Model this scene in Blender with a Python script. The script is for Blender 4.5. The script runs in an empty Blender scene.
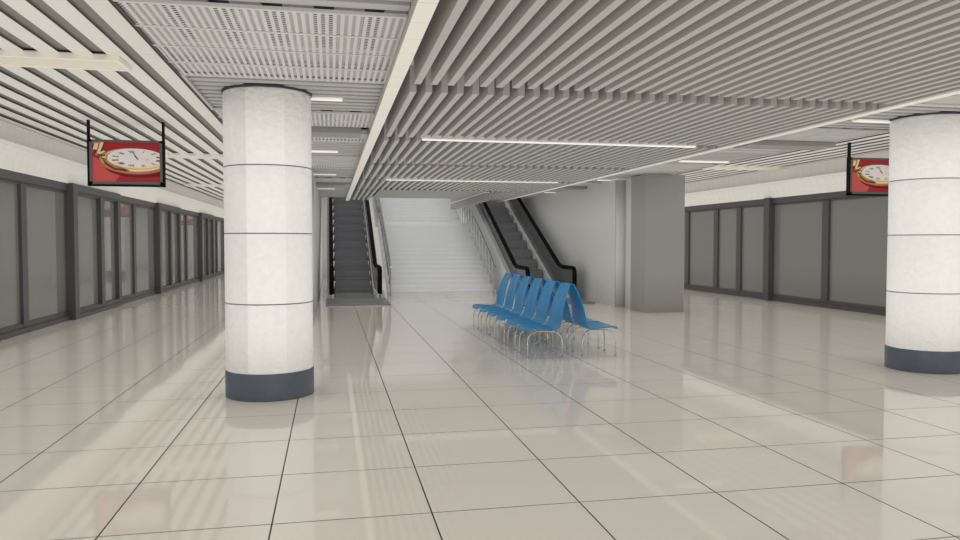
import bpy, math, random
from mathutils import Vector, Matrix
random.seed(4)
PI = math.pi
C = bpy.context.scene.collection
AX = 3.58                      # long axis of the hall
def mx(x): return 2*AX - x

# ------------------------------------------------------------------ materials
def mat(name, col, rough=0.5, metal=0.0, spec=0.5, emit=0.0, alpha=1.0, coat=0.0, noise=None, bump=None, ecol=None):
    m = bpy.data.materials.new(name); m.use_nodes = True
    nt = m.node_tree; b = nt.nodes['Principled BSDF']
    b.inputs['Base Color'].default_value = (*col, 1)
    b.inputs['Roughness'].default_value = rough
    b.inputs['Metallic'].default_value = metal
    b.inputs['Specular IOR Level'].default_value = spec
    b.inputs['Alpha'].default_value = alpha
    b.inputs['Coat Weight'].default_value = coat
    b.inputs['Coat Roughness'].default_value = 0.03
    if emit:
        b.inputs['Emission Color'].default_value = (*(ecol or col), 1)
        b.inputs['Emission Strength'].default_value = emit
    tc = nt.nodes.new('ShaderNodeTexCoord')
    if noise:                                   # (scale, amount)
        n = nt.nodes.new('ShaderNodeTexNoise'); n.inputs['Scale'].default_value = noise[0]
        n.inputs['Detail'].default_value = 4
        nt.links.new(tc.outputs['Object'], n.inputs['Vector'])
        r = nt.nodes.new('ShaderNodeMapRange')
        r.inputs['From Min'].default_value = 0.3; r.inputs['From Max'].default_value = 0.7
        r.inputs['To Min'].default_value = 1-noise[1]; r.inputs['To Max'].default_value = 1+noise[1]
        nt.links.new(n.outputs['Fac'], r.inputs['Value'])
        mm = nt.nodes.new('ShaderNodeVectorMath'); mm.operation = 'SCALE'
        mm.inputs[0].default_value = col
        nt.links.new(r.outputs[0], mm.inputs['Scale'])
        nt.links.new(mm.outputs[0], b.inputs['Base Color'])
    if bump:                                    # (scale, strength, distance)
        n = nt.nodes.new('ShaderNodeTexNoise'); n.inputs['Scale'].default_value = bump[0]
        n.inputs['Detail'].default_value = 5
        nt.links.new(tc.outputs['Object'], n.inputs['Vector'])
        bp = nt.nodes.new('ShaderNodeBump'); bp.inputs['Strength'].default_value = bump[1]
        bp.inputs['Distance'].default_value = bump[2]
        nt.links.new(n.outputs['Fac'], bp.inputs['Height'])
        nt.links.new(bp.outputs['Normal'], b.inputs['Normal'])
    return m
class G:                                        # tiny node graph helper
    def __init__(s, m): s.nt = m.node_tree; s.b = s.nt.nodes['Principled BSDF']
    def n(s, t, **k):
        x = s.nt.nodes.new(t)
        for a, v in k.items(): setattr(x, a, v)
        return x
    def m(s, op, a, b=None, c=None):
        x = s.n('ShaderNodeMath', operation=op)
        for i, v in enumerate((a, b, c)):
            if v is None: continue
            if isinstance(v, (int, float)): x.inputs[i].default_value = v
            else: s.nt.links.new(v, x.inputs[i])
        return x.outputs[0]
    def xyz(s):
        tc = s.n('ShaderNodeTexCoord'); sp = s.n('ShaderNodeSeparateXYZ')
        s.nt.links.new(tc.outputs['Object'], sp.inputs[0]); s.tc = tc
        return sp.outputs
    def mix(s, f, a, b):
        x = s.n('ShaderNodeMix', data_type='RGBA')
        if isinstance(f, (int, float)): x.inputs[0].default_value = f
        else: s.nt.links.new(f, x.inputs[0])
        for i, v in ((6, a), (7, b)):
            if isinstance(v, tuple): x.inputs[i].default_value = (*v, 1)
            else: s.nt.links.new(v, x.inputs[i])
        return x.outputs[2]
    def link(s, a, name): s.nt.links.new(a, s.b.inputs[name])

# floor tiles, 1 m, dark long joints and finer cross joints
def floor_mat():
    m = mat('floor_tile', (.56, .525, .475), rough=0.06, spec=0.32)
    g = G(m); X, Y, Z = g.xyz()
    def joint(v, off, hw):
        f = g.m('FRACT', g.m('ADD', v, off)); d = g.m('MINIMUM', f, g.m('SUBTRACT', 1.0, f))
        return g.m('LESS_THAN', d, hw)
    jx = joint(X, 0.37+10, 0.0052); jy = joint(Y, 0.28+10, 0.0065)
    wn = g.n('ShaderNodeTexWhiteNoise', noise_dimensions='2D')
    cb = g.n('ShaderNodeCombineXYZ')
    g.nt.links.new(g.m('FLOOR', g.m('ADD', X, 10.37)), cb.inputs[0]); g.nt.links.new(g.m('FLOOR', g.m('ADD', Y, 10.28)), cb.inputs[1])
    g.nt.links.new(cb.outputs[0], wn.inputs['Vector'])
    ns = g.n('ShaderNodeTexNoise'); ns.inputs['Scale'].default_value = 160; ns.inputs['Detail'].default_value = 2
    g.nt.links.new(g.tc.outputs['Object'], ns.inputs['Vector'])
    k = g.m('ADD', g.m('MULTIPLY', wn.outputs['Value'], 0.025), g.m('MULTIPLY', ns.outputs['Fac'], 0.12))
    c = g.mix(k, (.615, .57, .508), (.43, .39, .34))
    c = g.mix(g.m('MULTIPLY', jy, .85), c, (.10, .095, .09))
    c = g.mix(jx, c, (.035, .035, .035))
    g.link(c, 'Base Color')
    g.link(g.m('ADD', 0.05, g.m('MULTIPLY', g.m('MAXIMUM', jx, jy), .5)), 'Roughness')
    return m
def seam_mat(name, col, axis, pitch, hw, seamcol, rough=.5, off=0.0, amount=1.0):
    m = mat(name, col, rough=rough); g = G(m); o = g.xyz()
    f = g.m('FRACT', g.m('DIVIDE', g.m('ADD', o[axis], 50*pitch+off), pitch))
    d = g.m('MINIMUM', f, g.m('SUBTRACT', 1.0, f))
    k = g.m('MULTIPLY', g.m('LESS_THAN', d, hw/pitch), amount)
    g.link(g.mix(k, col, seamcol), 'Base Color')
    return m
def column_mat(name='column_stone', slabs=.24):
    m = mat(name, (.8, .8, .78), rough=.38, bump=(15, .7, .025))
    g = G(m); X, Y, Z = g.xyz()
    # tone steps by angle round the shaft, lightest band toward the camera
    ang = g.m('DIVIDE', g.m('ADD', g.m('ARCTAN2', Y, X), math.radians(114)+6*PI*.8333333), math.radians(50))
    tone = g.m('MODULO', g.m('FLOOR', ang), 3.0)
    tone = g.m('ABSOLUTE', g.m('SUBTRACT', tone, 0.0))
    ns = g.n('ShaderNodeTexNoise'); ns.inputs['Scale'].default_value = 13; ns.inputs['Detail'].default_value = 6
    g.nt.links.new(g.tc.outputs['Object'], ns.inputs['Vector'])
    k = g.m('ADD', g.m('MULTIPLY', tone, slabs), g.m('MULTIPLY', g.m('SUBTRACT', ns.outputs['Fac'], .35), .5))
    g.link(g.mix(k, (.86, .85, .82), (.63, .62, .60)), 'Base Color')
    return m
def perforated_mat(name, px, wx, py, wy, oy):
    m = mat(name, (.5, .495, .475), rough=.45); g = G(m); X, Y, Z = g.xyz()
    def slot(v, p, w, off=0):
        f = g.m('FRACT', g.m('DIVIDE', g.m('ADD', v, 50*p+off), p))
        return g.m('LESS_THAN', f, w)
    k = g.m('MULTIPLY', slot(X, px, wx), slot(Y, py, wy, oy))
    g.link(g.m('SUBTRACT', 1.0, k), 'Alpha')
    return m
def stair_mat():
    m = mat('stair_stone', (.69, .69, .695), rough=.3, spec=.6, noise=(3, .03))
    return m
M = {}
M['floor'] = floor_mat()
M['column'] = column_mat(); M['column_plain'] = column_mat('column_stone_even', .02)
M['column_base'] = mat('column_base', (.085, .10, .125), rough=.4, noise=(6, .12))
M['dark_ring'] = mat('dark_ring', (.03, .035, .045), rough=.5)
M['groove'] = mat('groove', (.16, .16, .16), rough=.7)
M['plank'] = mat('plank', (.70, .68, .63), rough=.5)
M['soffit'] = mat('soffit', (.21, .206, .19), rough=.8)
M['baffle'] = mat('baffle', (.385, .378, .352), rough=.55)
M['baffle_soffit'] = mat('baffle_soffit', (.42, .415, .385), rough=.8)
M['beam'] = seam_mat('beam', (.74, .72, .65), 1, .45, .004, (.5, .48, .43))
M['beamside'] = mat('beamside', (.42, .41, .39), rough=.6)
M['corrugated'] = mat('corrugated', (.38, .378, .365), rough=.5)
M['perfA'] = perforated_mat('perforated_short', .058, .50, .050, .5, 0)
M['perfB'] = perforated_mat('perforated_long', .058, .52, .59, .95, -.30)
M['perf_edge'] = mat('panel_edge', (.5, .495, .47), rough=.5)
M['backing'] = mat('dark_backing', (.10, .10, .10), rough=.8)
M['fascia'] = mat('fascia', (.24, .238, .225), rough=.6)
M['duct'] = mat('duct', (.55, .545, .53), rough=.6)
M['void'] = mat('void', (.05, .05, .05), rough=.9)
M['cove'] = seam_mat('cove', (.67, .66, .62), 1, .33, .0035, (.42, .41, .39), rough=.55, amount=.8)
M['frame'] = mat('frame_metal', (.06, .06, .062), rough=.4, spec=.5)
M['core'] = mat('core_wall', (.44, .44, .42), rough=.32, spec=.5, bump=(1.2, .06, .05))
M['pillar'] = mat('pillar_paint', (.235, .23, .22), rough=.3, spec=.5)
M['tunnel'] = mat('tunnel_wall', (.22, .22, .21), rough=.8, noise=(.6, .1))
M['pane'] = mat('pane_glass', (.20, .198, .188), rough=.05, spec=.7, alpha=.8)
M['lamp_frame'] = mat('lamp_frame', (.8, .77, .70), rough=.4)
M['lamp'] = mat('lamp_diffuser', (.66, .62, .50), rough=.5, emit=.04, ecol=(1, .96, .86))
M['slot_lamp'] = mat('slot_lamp_diffuser', (.8, .78, .7), rough=.5, emit=.25, ecol=(1, .98, .9))
M['lamp_strip'] = mat('lamp_strip', (.95, .95, .93), rough=.5, emit=.22, ecol=(1, .98, .94))
M['black'] = mat('black_rubber', (.004, .004, .004), rough=.8, spec=.15)
M['black_metal'] = mat('black_metal', (.004, .004, .004), rough=.6, spec=.2)
M['bezel'] = mat('bezel', (.09, .09, .085), rough=.5)
M['blue'] = mat('blue_plastic', (.016, .19, .40), rough=.28, spec=.5)
M['chrome'] = mat('chrome', (.85, .86, .88), rough=.08, metal=1)
M['step'] = seam_mat('escalator_step', (.21, .213, .225), 0, .03, .005, (.05, .05, .055), rough=.4)
M['nosing'] = seam_mat('step_nosing', (.40, .38, .28), 0, .10, .03, (.04, .04, .04), rough=.5)
M['skirt'] = mat('skirt_steel', (.56, .56, .54), rough=.4)
M['deck'] = mat('deck_steel', (.42, .42, .41), rough=.35)
M['esc_glass'] = mat('escalator_glass', (.12, .12, .125), rough=.05, alpha=.55, spec=.6)
M['rail_glass'] = mat('railing_glass', (.6, .62, .62), rough=.04, alpha=.22, spec=.8)
M['steel'] = mat('brushed_steel', (.7, .7, .7), rough=.16, metal=1)
M['stair'] = stair_mat()
M['riser'] = mat('stair_riser', (.69, .69, .695), rough=.28, spec=.6)
M['plate'] = mat('floor_plate', (.24, .245, .25), rough=.4, metal=.5)

# ------------------------------------------------------------------ mesh helpers
class MB:
    def __init__(s): s.v = []; s.f = []; s.mi = []; s.sm = []
    def add(s, vs, fs, mi=0, smooth=False):
        o = len(s.v); s.v += [tuple(v) for v in vs]
        for f in fs: s.f.append([i+o for i in f]); s.mi.append(mi); s.sm.append(smooth)
        return s
    def box(s, x0, x1, y0, y1, z0, z1, mi=0):
        vs = [(x, y, z) for x in (x0, x1) for y in (y0, y1) for z in (z0, z1)]
        return s.add(vs, [(0,1,3,2), (4,6,7,5), (0,4,5,1), (2,3,7,6), (0,2,6,4), (1,5,7,3)], mi)
    def prism_x(s, pts, x0, x1, mi=0, smooth=False):      # pts in (y,z)
        n = len(pts); vs = [(x0, y, z) for y, z in pts] + [(x1, y, z) for y, z in pts]
        fs = [tuple(range(n-1, -1, -1)), tuple(range(n, 2*n))]
        s.add(vs, fs, mi)
        return s.add(vs, [(i, (i+1) % n, n+(i+1) % n, n+i) for i in range(n)], mi, smooth)
    def prism_y(s, pts, y0, y1, mi=0, smooth=False):      # pts in (x,z)
        n = len(pts); vs = [(x, y0, z) for x, z in pts] + [(x, y1, z) for x, z in pts]
        s.add(vs, [tuple(range(n)), tuple(range(2*n-1, n-1, -1))], mi)
        return s.add(vs, [(i, n+i, n+(i+1) % n, (i+1) % n) for i in range(n)], mi, smooth)
    def lathe(s, prof, cx=0, cy=0, n=64, mi=0):            # prof (r,z)
        vs = [(cx+r*math.cos(2*PI*k/n), cy+r*math.sin(2*PI*k/n), z) for r, z in prof for k in range(n)]
        fs = [(j*n+k, j*n+(k+1) % n, (j+1)*n+(k+1) % n, (j+1)*n+k) for j in range(len(prof)-1) for k in range(n)]
        s.add(vs, fs, mi, True)
        m = len(prof)
        return s.add(vs, [tuple(range(n-1, -1, -1)), tuple((m-1)*n+k for k in range(n))], mi)
    def tube(s, pts, r, n=8, mi=0, rx=None):
        pts = [Vector(p) for p in pts]; rings = []
        up = None
        for i, p in enumerate(pts):
            t = (pts[min(i+1, len(pts)-1)] - pts[max(i-1, 0)]).normalized()
            if up is None:
                up = Vector((1, 0, 0)) if abs(t.x) < .9 else Vector((0, 0, 1))
            a = (up - t*up.dot(t)).normalized(); up = a; b = t.cross(a)
            rings.append([p + a*(rx or r)*math.cos(2*PI*k/n) + b*r*math.sin(2*PI*k/n) for k in range(n)])
        vs = [q for rr in rings for q in rr]
        s.add(vs, [(j*n+k, j*n+(k+1) % n, (j+1)*n+(k+1) % n, (j+1)*n+k) for j in range(len(pts)-1) for k in range(n)], mi, True)
        return s.add(vs, [tuple(range(n-1, -1, -1)), tuple((len(pts)-1)*n+k for k in range(n))], mi)
    def build(s, name, mats, parent=None, origin=None, fix=True):
        me = bpy.data.meshes.new(name)
        o3 = Vector(origin) if origin else Vector((0, 0, 0))
        me.from_pydata([Vector(v)-o3 for v in s.v], [], s.f)
        mats = mats if isinstance(mats, (list, tuple)) else [mats]
        for m in mats: me.materials.append(M[m] if isinstance(m, str) else m)
        for p, mi, sm in zip(me.polygons, s.mi, s.sm): p.material_index = mi; p.use_smooth = sm
        if fix:
            import bmesh
            bm = bmesh.new(); bm.from_mesh(me)
            bmesh.ops.remove_doubles(bm, verts=bm.verts, dist=1e-5)
            bmesh.ops.recalc_face_normals(bm, faces=bm.faces); bm.to_mesh(me); bm.free()
        o = bpy.data.objects.new(name, me); C.objects.link(o)
        if parent is not None: o.parent = parent
        if origin: o.location = o3
        return o
def struct(o): o['kind'] = 'structure'; return o
def thing(name, label, cat, loc=(0, 0, 0), group=None):
    o = bpy.data.objects.new(name, None); C.objects.link(o); o.location = loc; o.empty_display_size = .2
    o['label'] = label; o['category'] = cat
    if group: o['group'] = group
    return o
def sub(parent, loc):                       # places a part built in world coordinates under a thing at loc
    return tuple(loc)

def part(mb, name, m, root, fix=True):
    """part given in the thing's own coordinates"""
    return mb.build(name, m, root, fix=fix)

# ------------------------------------------------------------------ setting
Y0, Y1 = -7.0, 52.0
WL, WR = -5.75, mx(-5.75)
struct(MB().box(WL-.3, WR+.3, Y0, Y1, -.3, 0).build('floor', 'floor'))
struct(MB().box(WL-.3, WR+.3, Y1, Y1+.3, -.3, 4.3).build('wall_far', 'core'))
# slabs over the hall (open well above the stairs)
struct(MB().box(WL-3.2, -1.5, Y0, Y1+.3, 4.12, 4.4).build('ceiling', 'soffit'))
struct(MB().box(mx(-1.5), WR+3.2, Y0, Y1+.3, 4.12, 4.4).build('ceiling', 'soffit'))
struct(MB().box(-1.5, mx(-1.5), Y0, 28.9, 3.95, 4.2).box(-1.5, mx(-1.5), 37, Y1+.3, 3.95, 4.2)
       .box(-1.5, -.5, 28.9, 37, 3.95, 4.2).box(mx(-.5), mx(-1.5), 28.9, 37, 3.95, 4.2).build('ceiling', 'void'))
for s, nm in ((0, 'left'), (1, 'right')):
    f = (lambda x: x) if s == 0 else mx
    a, b = sorted((f(WL-3.2), f(WL-3.5)))
    struct(MB().box(a, b, Y0, Y1, -1.4, 4.3).build('wall_track_'+nm, 'tunnel'))
    a, b = sorted((f(WL-3.2), f(WL-.3)))
    struct(MB().box(a, b, Y0, Y1, -1.4, -1.1).build('floor_track_'+nm, 'tunnel'))

# side aisle planks: long white planks with open joints
for s in (0, 1):
    f = (lambda x: x) if s == 0 else mx
    a, b = sorted((f(-5.70), f((-1.6, -1.18)[s])))
    root = struct(MB().box(a, b, Y0, Y1, 3.94, 4.1).build('ceiling', 'soffit'))
    k = (0, -2)[s]
    while True:
        xr = -1.93 - .36*k; xl = xr - .207
        if xr < -5.6: break
        a, b = sorted((f(max(xl, -5.65)), f(xr)))
        m = MB()
        for ya, yb in ((Y0, 9.2), (9.21, 14.3), (14.31, 19.35), (19.36, 29.3), (29.31, 39.3), (39.31, Y1)):
            m.box(a, b, ya, yb, 3.9, 3.906)
        m.build('plank', 'plank', root); k += 1

# coves above the glass walls
def cove_profile(f):
    p = [(-5.73, 3.06), (-5.725, 3.16), (-5.70, 3.27), (-5.65, 3.37), (-5.575, 3.45), (-5.50, 3.49), (-5.49, 3.51), (-5.67, 3.52), (-5.67, 3.87), (-5.655, 3.875), (-5.655, 3.895),
         (-5.70, 3.90), (-5.70, 4.12), (-6.0, 4.12), (-6.0, 3.06)]
    return [(f(x), z) for x, z in p]
struct(MB().prism_y(cove_profile(lambda x: x), Y0, Y1).build('trim_1', 'cove'))
struct(MB().prism_y(cove_profile(mx), Y0, Y1).build('trim_2', 'cove'))

# ---- zone over the columns: perforated panels, ridged panels, beams
ZA, ZB = -1.46, .575
def corr(m, xa, xb, ya, yb, z):             # ridges running across the hall
    y = ya
    while y < yb-.02:
        e = min(y+.13, yb); m.box(xa, xb, y, e, z, z+.06)
        e2 = min(y+.22, yb)
        if e2 > e: m.box(xa, xb, e, e2, z+.035, z+.06)
        y += .22
for s in (0, 1):
    f = (lambda x: x) if s == 0 else mx
    ZA = (-1.46, -1.14)[s]
    xa, xb = sorted((f(ZA), f(ZB)))
    root = struct(MB().box(*sorted((f(ZA), f(ZA+.03))), Y0, 28.9, 3.42, 4.1).build('ceiling', 'beamside'))
    def C_(ya, yb, z=3.45):
        m = MB(); corr(m, xa, xb, ya, yb, z); m.build('ridged_panel', 'corrugated', root)
    def P_(ya, yb, kind, z=3.42):
        MB().add([(xa, ya, z), (xb, ya, z), (xb, yb, z), (xa, yb, z)], [(0, 3, 2, 1)]).build('perforated_panel', kind, root, fix=False)
        MB().box(xa+.001, xb-.001, ya-.014, ya+.014, z-.006, z+.02).build('panel_edge', 'perf_edge', root)
    def D_(ya, yb, dense=False):            # ducts seen through the perforation
        m = MB(); x = xa+.02
        while x < xb-.05:
            w = .22 if not dense else 2.5
            m.box(x, min(x+w, xb), ya, yb, 3.465, 3.49); x += w + .15
        m.build('duct', 'duct', root)
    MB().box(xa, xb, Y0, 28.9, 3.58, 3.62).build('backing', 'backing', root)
    C_(Y0, 3.0); C_(3.0, 5.6, 3.45)
    P_(5.6, 6.2, 'perfA'); P_(6.2, 6.79, 'perfA'); P_(6.79, 7.38, 'perfB'); P_(7.38, 7.96, 'perfB'); D_(5.6, 6.79); D_(6.79, 7.96, True)
    C_(7.99, 9.85)
    y = 9.85; alt = True
    while y < 22:
        if alt:
            P_(y+.05, y+.65, 'perfA'); P_(y+.65, y+1.2, 'perfA'); D_(y, y+1.2)
            MB().box(*sorted((f(ZA+.2*(1-s)), f(.45))), y+1.25, y+1.75, 3.34, 3.9).build('cross_beam', 'fascia', root)
            P_(y+1.85, y+2.85, 'perfB'); D_(y+1.85, y+2.85, True); C_(y+2.9, y+5.1)
        else:
            P_(y+.05, y+1.3, 'perfB'); P_(y+1.35, y+2.4, 'perfB'); D_(y, y+2.4, True); C_(y+2.45, y+5.1)
        alt = not alt; y += 5.1
    C_(y, 28.9)

# edge beams of the central ceiling
for s in (0, 1):
    f = (lambda x: x) if s == 0 else mx
    a, b = sorted((f(.575), f(.71)))
    struct(MB().box(a, b, Y0, 28.9, 3.33, 3.345).build('trim_%d' % (3+s), 'beam'))
    a, b = sorted((f(.58), f(.705)))
    struct(MB().box(a, b, Y0, 28.9, 3.345, 3.9).build('trim_%d' % (5+s), 'beamside'))

# ---- central ceiling: rows of deep baffles
def baffle_row(ya, yb, xlo=.83, xhi=6.45, skip=None):
    root = struct(MB().box(.72, 6.44, ya-.3, yb+.1, 3.6, 3.64).build('ceiling', 'baffle_soffit'))
    x = xlo
    while x < xhi-.07:
        if not (skip and skip[0] < x+.04 < skip[1]):
            MB().box(x, x+.068, ya, yb, 3.33, 3.6).build('baffle', 'baffle', root)
        x += .168
for k in range(-2, 5):
    ya = 4.07+3.8*k
    if k > -2: baffle_row(ya, ya+3.42)
    else: baffle_row(-6.9, -.15)
baffle_row(23.07, 28.3, skip=(1.45, 4.95))
# lower dark soffit in front of the stair well and its fascia
struct(MB().box(1.47, 4.78, 22.75, 26.8, 3.33, 3.345).box(1.47, 4.78, 26.7, 26.8, 3.345, 3.9).build('ceiling', 'fascia'))
struct(MB().box(4.80, 4.93, 23.1, 30.0, 3.06, 3.60).build('trim_7', 'fascia'))
struct(MB().box(4.79, 4.94, 23.09, 30.0, 3.31, 3.335).build('trim_8', 'beam'))

# ---- central core walls either side of the stairs
CL, CR = -.39, 7.55
struct(MB().box(CL-.25, CL, 19.05, 37.0, 0, 7.2).build('wall_core_left', 'core'))
struct(MB().box(CR, CR+.25, 19.05, 37.0, 0, 7.2).build('wall_core_right', 'core'))
struct(MB().box(CL-.25, CR+.25, 37.0, 37.3, 0, 7.2).build('wall_core_rear', 'core'))
struct(MB().box(CL, CR, 34.8, 37.0, 4.2, 4.5).build('floor_upper', 'stair'))
struct(MB().box(CL-.25, CR+.25, 28.9, 37.3, 7.2, 7.4).box(CL-.25, CR+.25, 27.5, 28.9, 3.9, 7.4).build('ceiling', 'core'))  # unseen lid over the stair well, added to keep sky light off the stairs
# wall outer skins toward the aisles
for s, nm in ((0, 'left'), (1, 'right')):
    f = (lambda x: x) if s == 0 else mx
    p = thing('square_pillar', ('grey painted square pillar just beyond the %s white column, mostly hidden by it' % nm) if s == 0
              else 'wide grey square pillar at the corner of the right escalator wall', 'pillar', (f(-1.04)-.07*s, 17.85, 0))
    MB().box(-.52, .52, -.65, .25, 0, 3.42).build('shaft', 'pillar', p)
    a = MB(); a.lathe([(.17, 0), (.17, 3.42)], 0, 0, 32)
    struct(MB().box(*sorted((f(-.62), f(-.9))), 18.1, 19.3, 0, 3.9).build('wall_return_'+nm, 'core'))
    q = thing('engaged_column', 'slim round grey column set in the %s core wall behind the square pillar' % nm, 'column', (f(-.58), 19.05, 0))
    a.build('shaft', 'core', q)
    MB().box(*sorted(((.0, -.12)[s], (.12, 0)[s])) if False else (-.21, .21), -.21, .21, 3.42, 3.47).build('capital', 'lamp_frame', q)

# ---- platform glass walls
def glass_wall(f, side, posts, bays, base):
    """posts: (y, width, kind) ; bays: list of (ya, yb, forward)"""
    for bi, (ya, yb, steps) in enumerate(bays):
        i = base+bi
        m = MB()
        def bx(x0, x1, *r):
            a, b = sorted((f(x0), f(x1))); m.box(a, b, *r)
        for (a, b, off) in steps:
            bx(WL-.22, WL+off, a, b, 0, .10); bx(WL-.22, WL+off-.04, a, b, .10, .20)
            bx(WL-.22, WL+off, a, b, 2.90, 3.07); bx(WL-.22, WL+off-.05, a, b, 2.84, 2.90)
        bx(WL-.25, WL+.12, yb-.30, yb-.02, 0, 3.07)      # pier
        bx(WL-.25, WL+.05, yb-.02, yb+.02, 0, 3.08)
        root = struct(m.build('window_%d' % i, 'frame'))
        inner = [p for p in posts if ya+.2 < p < yb-.4]
        edges = [ya+.02]
        for p in inner:
            off = next((o for a, b, o in steps if a <= p <= b), 0)
            mm = MB(); a, b = sorted((f(WL-.16), f(WL+off-.01)))
            mm.box(a, b, p-.13, p+.13, .18, 2.86).build('mullion', 'frame', root)
            edges += [p-.13, p+.13]
        edges.append(yb-.30)
        for q in range(0, len(edges), 2):
            off = next((o for a, b, o in steps if a <= (edges[q]+edges[q+1])/2 <= b), 0)
            xx = WL-.07+off*.6
            a, b = sorted((f(xx), f(xx-.02)))
            MB().box(a, b, edges[q], edges[q+1], .18, 2.86).build('pane', 'pane', root)
E1 = .10
glass_wall(lambda x: x, 'left', [6.0, 7.6, 11.2, 13.3, 15.75, 20.4, 21.95, 24.0, 28.75, 30.4, 32.3, 37.1, 38.7, 40.6, 45.4, 47, 49],
           [(.2, 9.8, [(.2, 4.4, E1), (4.4, 9.8, 0)]), (9.8, 18.45, [(9.8, 18.45, 0)]),
            (18.45, 27.0, [(18.45, 22.05, E1), (22.05, 27.0, 0)]), (27.0, 35.4, [(27.0, 30.5, E1), (30.5, 35.4, 0)]),
            (35.4, 43.8, [(35.4, 38.8, E1), (38.8, 43.8, 0)]), (43.8, 51.9, [(43.8, 51.9, 0)])], 1)
glass_wall(mx, 'right', [6.0, 7.6, 13.6, 17.65, 21.95, 23.4, 25.5, 29, 31, 33, 37.1, 38.7, 40.6, 45.4, 47, 49],
           [(.2, 9.8, [(.2, 9.8, 0)]), (9.8, 20.35, [(9.8, 20.35, 0)]), (20.35, 27.6, [(20.35, 27.6, 0)]),
            (28.9, 35.4, [(28.9, 35.4, 0)]), (35.4, 43.8, [(35.4, 43.8, 0)]), (43.8, 51.9, [(43.8, 51.9, 0)])], 7)
for s in (0, 1):                             # nearest stretch behind the camera
    f = (lambda x: x) if s == 0 else mx
    a, b = sorted((f(WL), f(WL-.25)))
    struct(MB().box(a, b, Y0, .2, 0, 3.06).build(('wall_left', 'wall_right')[s], 'core'))

# ------------------------------------------------------------------ round columns
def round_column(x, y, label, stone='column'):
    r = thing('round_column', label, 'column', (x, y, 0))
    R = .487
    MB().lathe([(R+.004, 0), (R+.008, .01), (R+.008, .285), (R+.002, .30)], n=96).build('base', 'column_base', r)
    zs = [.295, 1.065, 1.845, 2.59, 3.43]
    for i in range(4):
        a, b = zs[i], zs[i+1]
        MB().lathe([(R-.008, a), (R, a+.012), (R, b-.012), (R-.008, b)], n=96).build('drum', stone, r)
    m = MB()
    for z in zs[1:4]: m.lathe([(R-.003, z-.006), (R-.003, z+.006)], n=96)
    m.build('joint', 'groove', r)
    MB().lathe([(R-.02, 3.43), (R+.012, 3.433), (R+.012, 3.46), (R-.02, 3.465), (R-.02, 3.6)], n=96).build('top_ring', 'dark_ring', r)
    return r
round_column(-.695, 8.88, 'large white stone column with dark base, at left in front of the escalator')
round_column(8.08, 8.86, 'large white stone column with dark base, cut by the right edge of view', 'column_plain')
round_column(-.90, 40.5, 'distant white column in the left aisle, seen only mirrored in the glass wall')

# ------------------------------------------------------------------ lamps
def aisle_lamp(x, y, label, group):
    t = thing('ceiling_light', label, 'ceiling light', (x, y, 3.84), group)
    m = MB(); L, W = .72, .28
    for a in (-1, 1):
        m.box(-L, L, *sorted((a*W, a*(W-.05))), 0, .06); m.box(*sorted((a*L, a*(L-.04))), -W+.051, W-.051, .001, .055)
    m.box(-L+.001, L-.001, -W+.001, W-.001, .0605, .07)
    m.build('housing', 'lamp_frame', t)
    MB().box(-L+.04, L-.04, -W+.05, W-.05, .02, .045).build('diffuser', 'lamp', t)
def zone_lamp(x, y, label, group, w=.56):
    t = thing('ceiling_light', label, 'ceiling light', (x, y, 3.43), group)
    MB().box(-w, w, -.09, .09, .02, .07).build('housing', 'lamp_frame', t)
    MB().box(-w+.01, w-.01, -.075, .075, 0, .02).build('diffuser', 'slot_lamp', t)
def strip(x0, x1, y, label, group=None):
    cx = (x0+x1)/2; h = (x1-x0)/2
    t = thing('linear_light', label, 'ceiling light', (cx, y, 3.32), group)
    MB().box(-h, h, -.05, .05, .015, .07).build('housing', 'lamp_frame', t)
    MB().box(-h+.005, h-.005, -.045, .045, 0, .015).build('diffuser', 'lamp_strip', t)
    for a in (-.8, 0, .8): MB().box(a*h-.01, a*h+.01, -.01, .01, .07, .28).build('hanger', 'lamp_frame', t)
ord_ = ['nearest', 'second', 'third', 'fourth', 'fifth', 'sixth']
hid = 'ceiling lights outside the view'
for s, nm in ((0, 'left'), (1, 'right')):
    f = (lambda x: x) if s == 0 else mx
    for i, y in enumerate((-.4, 9.6, 19.5, 29.4, 39.3)):
        for j, x in enumerate((-3.10, -4.56)):
            if i == 0: lb, gp = 'flat cream lamp between the white planks, behind the camera', hid
            else:
                lb = 'cream panel lamp, %s aisle, %s row, nearer the %s' % (nm, ord_[i-1], ('columns', 'glass wall')[j]); gp = 'panel lamps in the %s aisle ceiling' % nm
            aisle_lamp(f(x)+(.6 if s else 0), y, lb, gp)
    for i, y in enumerate((-.8, 4.2, 9.05, 14.3, 19.1, 24.2)):
        if i < 2: lb, gp = 'short slot lamp over the column line, behind the camera', hid
        else: lb, gp = 'short slot lamp in the ridged ceiling above the %s column line, %s away' % (nm, ord_[i-2]), 'slot lamps over the %s columns' % nm
        zone_lamp(f(-.4)+(.17 if s else 0), y*(1.015 if s else 1), lb, gp)
strip(1.39, 5.95, 3.88, 'long white strip lamp between the baffles, above the camera')
strip(1.39, 5.95, 11.48, 'long white strip lamp between the grey ceiling baffles, nearer of the two')
strip(1.39, 5.95, 19.08, 'long white strip lamp between the grey ceiling baffles, farther one near the stairs')

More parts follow.
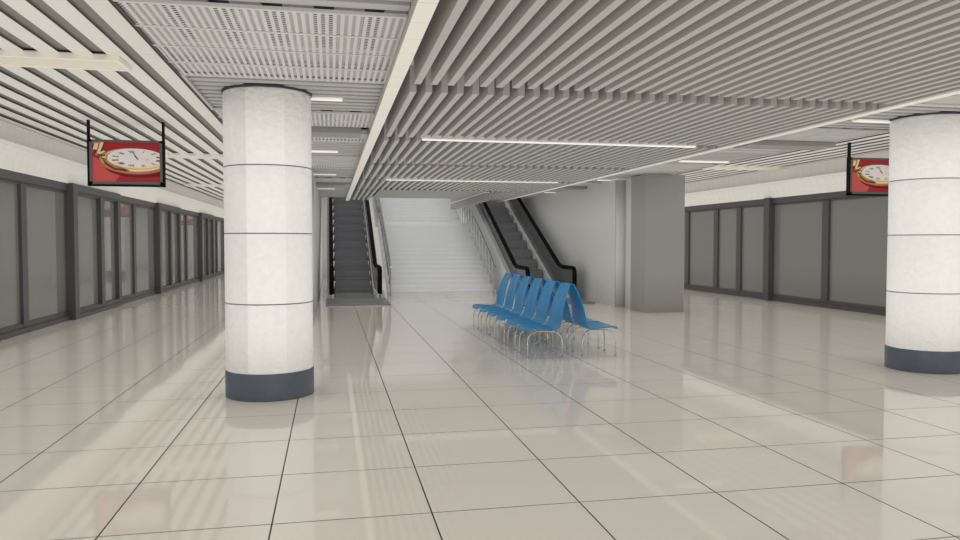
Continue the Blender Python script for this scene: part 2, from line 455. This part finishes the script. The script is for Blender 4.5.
# ------------------------------------------------------------------ stairs
SX0, SX1 = 1.82, 5.42
st = thing('staircase', 'wide glossy white stone staircase rising between the two escalators', 'stairs', (AX, 24.3, 0))
TR, RI = .326, .15
y, z = 0.0, 0.0
def step(y, z, d):
    MB().box(SX0-AX, SX1-AX, y+.012, y+d, max(0, z-RI-.02), z-.04, 1).box(SX0-AX, SX1-AX, y-.014, y+d, z-.04, z).build('step', ['stair', 'riser'], st)
for i in range(16):
    z += RI; step(y, z, TR+.05); y += TR
z += RI
MB().box(SX0-AX, SX1-AX, y-.022, y+1.6, z-.2, z).build('landing', 'stair', st); y += 1.55
for i in range(12):
    z += RI; step(y, z, TR+.05); y += TR
def stair_z(Y):
    d = Y-24.3
    if d < 0: return 0
    if d < 5.2: return .15+.46*d
    if d < 6.8: return 2.55
    return 2.55+.46*(d-6.77)
# railings
def railing(x, label, sgn):
    t = thing('stair_railing', label, 'railing', (x, 24.3, 0))
    ys = [24.25+.55*k for k in range(17)]
    m = MB().tube([(0, Y-24.3, stair_z(Y)+.95) for Y in [24.1]+ys], .03, 12)
    m.build('handrail', 'steel', t)
    MB().tube([(0, Y-24.3, stair_z(Y)+.18) for Y in ys], .015, 8).build('bottom_rail', 'steel', t)
    for Y in ys:
        b = stair_z(Y)
        MB().tube([(0, Y-24.3, b-.02), (0, Y-24.3, b+.95)], .02, 8).build('post', 'steel', t)
    for a, b in zip(ys, ys[1:]):
        za, zb = stair_z(a+.03), stair_z(b-.03)
        MB().prism_x([(a+.04-24.3, za+.22), (b-.04-24.3, zb+.22), (b-.04-24.3, zb+.88), (a+.04-24.3, za+.88)], -.006, .006).build('glass_panel', 'rail_glass', t)
railing(1.90, 'steel and glass railing along the left side of the white stairs', 1)
railing(5.34, 'steel and glass railing along the right side of the white stairs', -1)

# ------------------------------------------------------------------ escalators
def escalator(label, xl, xr, yn, yi, slope, yplate, inner, ytop=35.0):
    x0 = (xl+xr)/2; t = thing('escalator', label, 'escalator', (x0, yn, 0))
    hw = (xr-xl)/2; yi -= yn; ytop -= yn
    HR = .97
    # centre line of the rail
    path = [(.02, .16), (.0, .35), (-.02, HR-.22), (0, HR-.1), (.07, HR-.02), (.2, HR)]
    yy = yi
    path += [(max(.3, yi-.5), HR), (yi-.15, HR+.01), (yi+.15, HR+.06), (yi+.5, HR+.06+.35*slope)]
    zt = HR+.06+.35*slope
    L = ytop-yi-.5
    path += [(ytop, zt+L*slope)]
    def rail_z(y): 
        for (a, b), (c, d) in zip(path[4:], path[5:]):
            if a <= y <= c: return b+(d-b)*(y-a)/(c-a)
        return path[-1][1]
    for sx in (-1, 1):
        MB().tube([(sx*hw, y, z) for y, z in path], .062, 10, rx=.07).build('handrail', 'black', t)
        low = [(ytop, path[-1][1]-.82), (yi+.5, zt-.82), (yi-.15, .26), (.05, .22)]
        up = [(y, z-.03) for y, z in path[1:]]
        MB().prism_x(up+low[0:], sx*hw-.012, sx*hw+.012).build('glass_panel', 'esc_glass', t)
        # skirt and outer cladding
        a, b = sorted((sx*(hw-.025), sx*(hw-.065)))
        MB().prism_x([(-.1, 0), (-.1, .17), (yi-.15, .19), (yi+.5, zt-.84), (ytop, path[-1][1]-.84), (ytop, path[-1][1]-1.4), (yi+.9, 0)], a, b).build('skirt', 'skirt', t)
        cl = .5 if sx == inner else .86
        a, b = sorted((sx*(hw+.015), sx*(hw+.15)))
        MB().prism_x([(0, 0), (0, .2), (yi-.1, .28), (yi+.5, zt-cl), (ytop, path[-1][1]-cl), (ytop, path[-1][1]-1.9), (yi+2.2, 0)], a, b).build('cladding', 'deck', t)
    # steps: flat run then rising
    sw = hw-.15; y = .15; z = .05; D = .72; k = 0
    rise = D*slope
    ys = yi+.15
    while y < ytop-.2:
        if y > ys-.6: z += rise*(.35 if k == 0 else 1); k += 1
        zb = max(.0, z-rise-.12)
        e = .08
        s_ = MB().add([(-sw-e, y+.01, zb), (sw+e, y+.01, zb), (sw, y+.03, z-.02), (-sw, y+.03, z-.02),
                       (-sw-e, y+D+.02, zb), (sw+e, y+D+.02, zb), (sw, y+D+.02, z-.02), (-sw, y+D+.02, z-.02)],
                      [(0, 1, 2, 3), (5, 4, 7, 6), (4, 0, 3, 7), (1, 5, 6, 2), (3, 2, 6, 7), (4, 5, 1, 0)])
        s_.box(-sw, sw, y+.015, y+D, z-.02, z)
        o = s_.build('step', 'step', t)
        if k < 4: MB().box(-sw, sw, y-.004, y+.035, z-.02, z+.003).build('nosing', 'nosing', o)
        y += D
    MB().box(-hw-.16, hw+.16, yplate-yn, .0, 0, .045).box(-sw, sw, 0, .16, 0, .045).build('floor_plate', 'plate', t)
    MB().box(-sw, sw, .10, .17, .045, .06).build('comb', 'nosing', t)
escalator('escalator with black handrails left of the white stairs, running straight up from view', .02, 1.47, 22.9, 25.3, .46, 20.7, 1)
escalator('escalator with black handrails right of the white stairs, rising behind the blue chairs', 5.73, 7.18, 21.35, 22.75, .46, 20.0, -1)

# ------------------------------------------------------------------ chairs
# local frame: x forward (toward the sitter's knees), y across, z up, origin on the floor under the backrest foot
def make_chair():
    t = thing('waiting_chair', 'x', 'chair')
    prof = [(.53, .43, .31), (.515, .455, .322), (.46, .464, .33), (.38, .465, .33), (.25, .455, .335), (.12, .442, .33), (.045, .445, .325), (.0, .475, .325),
            (-.02, .54, .322), (-.04, .66, .315), (-.07, .80, .298), (-.115, .94, .272), (-.16, 1.045, .25), (-.185, 1.10, .235), (-.19, 1.115, .225)]
    n = 9; vs = []; fs = []
    for i, (x, z, w) in enumerate(prof):
        for j in range(n):
            u = -1+2*j/(n-1)
            dish = .022*(1-u*u)
            if i <= 1: xx, zz = x-.05*u**4*(1), z-.01*0
            else: xx, zz = x, z
            if i < 7: zz -= dish; zz += 0
            else: xx -= dish*.8
            vs.append((xx, w*u, zz))
    for i in range(len(prof)-1):
        for j in range(n-1):
            a = i*n+j; fs.append((a, a+1, a+n+1, a+n))
    m = MB(); m.add(vs, fs, 0, True)
    o = m.build('seat_shell', 'blue', t)
    so = o.modifiers.new('thick', 'SOLIDIFY'); so.thickness = .022; so.offset = 0
    sb = o.modifiers.new('sub', 'SUBSURF'); sb.levels = 2; sb.render_levels = 2
    for sy in (-1, 1):
        pts = [(.48, sy*.24, 0.01)]
        R = .16
        for k in range(9):
            a = k/8*PI/2; pts.append((.48-R+R*math.cos(a), sy*(.24-.05*k/8), .405-R+R*math.sin(a)))
        for k in range(9):
            a = PI/2+k/8*PI/2; pts.append((-.06+R+R*math.cos(a), sy*(.19+.05*k/8), .405-R+R*math.sin(a)))
        pts.append((-.06, sy*.24, 0.01))
        lf = MB().tube(pts, .0105, 10).build('leg_frame', 'chrome', t)
        ft = MB()
        for x in (.48, -.06): ft.lathe([(.016, 0), (.018, .004), (.018, .02), (.014, .024)], x, sy*.24, 12)
        ft.build('foot', 'chrome', lf)
    return t
proto = make_chair(); first = True
def dup(root):
    r = root.copy(); C.objects.link(r)
    for ch in list(root.children):
        c = ch.copy(); C.objects.link(c); c.parent = r
        for g in list(ch.children):
            d = g.copy(); C.objects.link(d); d.parent = c
    return r
ordc = ['nearest the camera', 'second from the camera', 'third from the camera', 'fourth from the camera', 'fifth from the camera', 'last, nearest the stairs']
chairs = []
for row in (0, 1):
    for i in range(6):
        o = proto if first else dup(proto)
        first = False
        o.location = (AX-.22 if row == 0 else AX+.22, 10.97+.76*i, 0)
        o.rotation_euler.z = PI if row == 0 else 0
        o['label'] = 'blue moulded plastic chair on chrome legs, %s row facing %s, %s' % (('left', 'right')[row], ('left', 'right')[row], ordc[i])
        o['group'] = 'blue waiting chairs standing back to back'

# ------------------------------------------------------------------ hanging signs with a picture of a pocket watch
def flat(name, col, e=.06): return mat(name, col, rough=.35, emit=e)
M['p_red'] = flat('picture_red', (.27, .008, .018)); M['p_light'] = flat('picture_light_red', (.42, .06, .055))
M['p_dark'] = flat('picture_dark_red', (.09, .004, .006)); M['p_gold'] = flat('picture_gold', (.30, .17, .05))
M['p_pale'] = flat('picture_pale_gold', (.62, .48, .27)); M['p_face'] = flat('picture_dial', (.60, .56, .54))
M['p_brown'] = flat('picture_brown', (.07, .03, .012)); M['p_ink'] = flat('picture_ink', (.06, .04, .045))
PM = ['p_red', 'p_light', 'p_dark', 'p_gold', 'p_pale', 'p_face', 'p_brown', 'p_ink']
def clip(poly):
    for ax, lim, sg in ((0, 0, 1), (0, 1, -1), (1, 0, 1), (1, 1, -1)):
        out = []
        for a, b in zip(poly, poly[1:]+poly[:1]):
            ia, ib = (a[ax]-lim)*sg >= 0, (b[ax]-lim)*sg >= 0
            if ia: out.append(a)
            if ia != ib:
                k = (lim-a[ax])/(b[ax]-a[ax]); out.append((a[0]+(b[0]-a[0])*k, a[1]+(b[1]-a[1])*k))
        poly = out
        if not poly: return poly
    return poly
def ell(cx, cy, rx, ry, rot=0, n=48):
    c, s_ = math.cos(rot), math.sin(rot)
    return [(cx+rx*math.cos(2*PI*k/n)*c-ry*math.sin(2*PI*k/n)*s_, cy+rx*math.cos(2*PI*k/n)*s_+ry*math.sin(2*PI*k/n)*c) for k in range(n)]
def line(a, b, w): 
    dx, dy = b[0]-a[0], b[1]-a[1]; l = math.hypot(dx, dy) or 1; nx, ny = -dy/l*w, dx/l*w
    return [(a[0]-nx, a[1]-ny), (b[0]-nx, b[1]-ny), (b[0]+nx, b[1]+ny), (a[0]+nx, a[1]+ny)]
def P(x, y): return ((x-78)/457, 1-(y-205)/282)           # from picture units
def sign(label, x0, y, w, zb, group):
    t = thing('hanging_sign', label, 'sign', (x0+w/2, y, 3.95), group)
    hw = w/2; H = .83; z0 = zb-3.95
    m = MB(); fr = .05
    for a in (-1, 1):
        MB().box(*sorted((a*hw, a*(hw-.04))), -.03, .03, z0+H, -.05).build('hanger', 'black_metal', t)
        m.box(*sorted((a*hw, a*(hw-.035))), -.04, .05, z0, z0+H)
    m.box(-hw, hw, -.04, .05, z0, z0+.035).box(-hw+.03, hw-.03, -.02, .05, z0+.03, z0+H-.02)
    m.build('casing', 'black_metal', t)
    b = MB(); bw = hw-.035; zl, zh = z0+.035, z0+H-.01
    for a in (-1, 1): b.box(*sorted((a*bw, a*(bw-.045))), -.035, -.02, zl, zh)
    b.box(-bw, bw, -.035, -.02, zl, zl+.045).box(-bw, bw, -.035, -.02, zh-.04, zh)
    b.build('bezel', 'bezel', t)
    pw = bw-.045; za, zc = zl+.045, zh-.04
    pm = MB(); lay = [0]
    def add(poly, mi):
        poly = clip(poly)
        if len(poly) < 3: return
        lay[0] += 1
        yy = -.0215-.00012*lay[0]
        pm.add([(-pw+2*pw*u, yy, za+(zc-za)*v) for u, v in poly], [tuple(range(len(poly)))], mi)
    add([(0, 0), (1, 0), (1, 1), (0, 1)], 0)
    add([P(78, 310), P(110, 320), P(140, 370), P(200, 415), P(260, 440), P(230, 487), P(78, 487)], 1)
    add([P(78, 205), P(105, 205), P(90, 260), P(78, 290)], 1)
    add(ell(*P(395, 372), .53, .30, -.03), 2)
    add(ell(*P(355, 345), .515, .31, -.10), 1)
    add(ell(*P(352, 336), .50, .315, -.10), 3)
    add(ell(*P(362, 330), .485, .29, -.06), 4)
    add([P(135, 310), P(180, 330), P(210, 365), P(290, 390), P(330, 405), P(300, 412), P(220, 400), P(160, 360)], 6)
    add([P(150, 322), P(185, 345), P(240, 380), P(300, 395), P(230, 388), P(170, 350)], 3)
    add(ell(*P(372, 322), .455, .262, -.04), 3)
    add(ell(*P(376, 322), .44, .250, -.04), 4)
    add(ell(*P(374, 314), .425, .235, -.04), 5)
    # lid loop top left
    for a, b_, w_, c in (((92, 212), (150, 208), .03, 3), ((84, 225), (104, 300), .022, 6), ((150, 208), (122, 292), .035, 4), ((163, 210), (133, 285), .014, 6),
                         ((108, 215), (96, 260), .03, 4), ((100, 296), (175, 282), .03, 3), ((112, 300), (165, 300), .022, 6), ((120, 288), (160, 270), .018, 4)):
        add(line(P(*a), P(*b_), w_), c)
    # dial: roman numerals as strokes
    cu, cv = P(382, 320)
    def dial(th, r): return (cu+.405*r*math.sin(th), cv+.215*r*math.cos(th))
    rom = ['XII', 'I', 'II', 'III', 'IIII', 'V', 'VI', 'VII', 'VIII', 'IX', 'X', 'XI']
    rot = -.25
    for h, txt in enumerate(rom):
        wd = {'I': .07, 'V': .13, 'X': .13}; tot = sum(wd[c] for c in txt); q = -tot/2
        th0 = rot+h*PI/6
        for c in txt:
            a, b_ = q+.015, q+wd[c]-.015; q += wd[c]; mid = (a+b_)/2
            S = {'I': [((mid, .72), (mid, .95))], 'V': [((a, .95), (mid, .72)), ((b_, .95), (mid, .72))], 'X': [((a, .95), (b_, .72)), ((b_, .95), (a, .72))]}[c]
            for (p, r1), (p2, r2) in S: add(line(dial(th0+p, r1), dial(th0+p2, r2), .0045), 7)
    for a, b_, w_ in (((382, 320), (345, 268), .006), ((382, 320), (362, 300), .008)):
        add(line(P(*a), P(*b_), w_), 7)
    add(ell(*P(382, 321), .018, .022), 3)
    add(ell(*P(443, 330), .05, .05), 4); add(ell(*P(443, 330), .042, .042), 5); add(line(P(443, 330), P(452, 322), .005), 7)
    pm.build('picture', PM, t, fix=False)
    return t
sign('hanging screen with a gold pocket watch on red, over the left aisle in front', -4.19, 14.3, 1.28, 2.74, 'hanging screens with the pocket watch')
sign('hanging screen with a gold pocket watch on red, beside the right column', 11.0, 14.3, 1.28, 2.76, 'hanging screens with the pocket watch')
sign('distant hanging screen with pocket watch, mirrored in the left glass wall', -4.05, 31.5, 1.28, 2.74, 'hanging screens with the pocket watch')
sign('farthest hanging screen with pocket watch, mirrored in the left glass wall', -4.1, 46.0, 1.28, 2.74, 'hanging screens with the pocket watch')

# ------------------------------------------------------------------ added ambient light, camera
w = bpy.data.worlds.new('world'); bpy.context.scene.world = w; w.use_nodes = True
w.node_tree.nodes['Background'].inputs[0].default_value = (.93, .96, 1.0, 1)
w.node_tree.nodes['Background'].inputs[1].default_value = 1.0

cam = bpy.data.cameras.new('camera'); co = bpy.data.objects.new('camera', cam); C.objects.link(co)
cam.sensor_width = 36; cam.lens = 744/960*36; cam.clip_end = 200; cam.clip_start = .05
co.location = (0, 0, 1.75)
co.rotation_euler = (math.radians(90-2.15), 0, math.radians(-11.35))
sc = bpy.context.scene; sc.camera = co
sc.view_settings.view_transform = 'Standard'; sc.view_settings.look = 'None'
sc.view_settings.exposure = 0.0; sc.view_settings.gamma = 1.0; sc.view_settings.use_curve_mapping = False
sc.cycles.max_bounces = 10; sc.cycles.diffuse_bounces = 6; sc.cycles.glossy_bounces = 5; sc.cycles.transparent_max_bounces = 16
sc.cycles.caustics_reflective = False; sc.cycles.caustics_refractive = False
sc.cycles.sample_clamp_indirect = 6
sc.cycles.use_denoising = True
sc.cycles.use_fast_gi = True; sc.cycles.fast_gi_method = 'ADD'  # even ambient fill added all over the hall, with no source behind it
w.light_settings.ao_factor = 0.56; w.light_settings.distance = 1.1
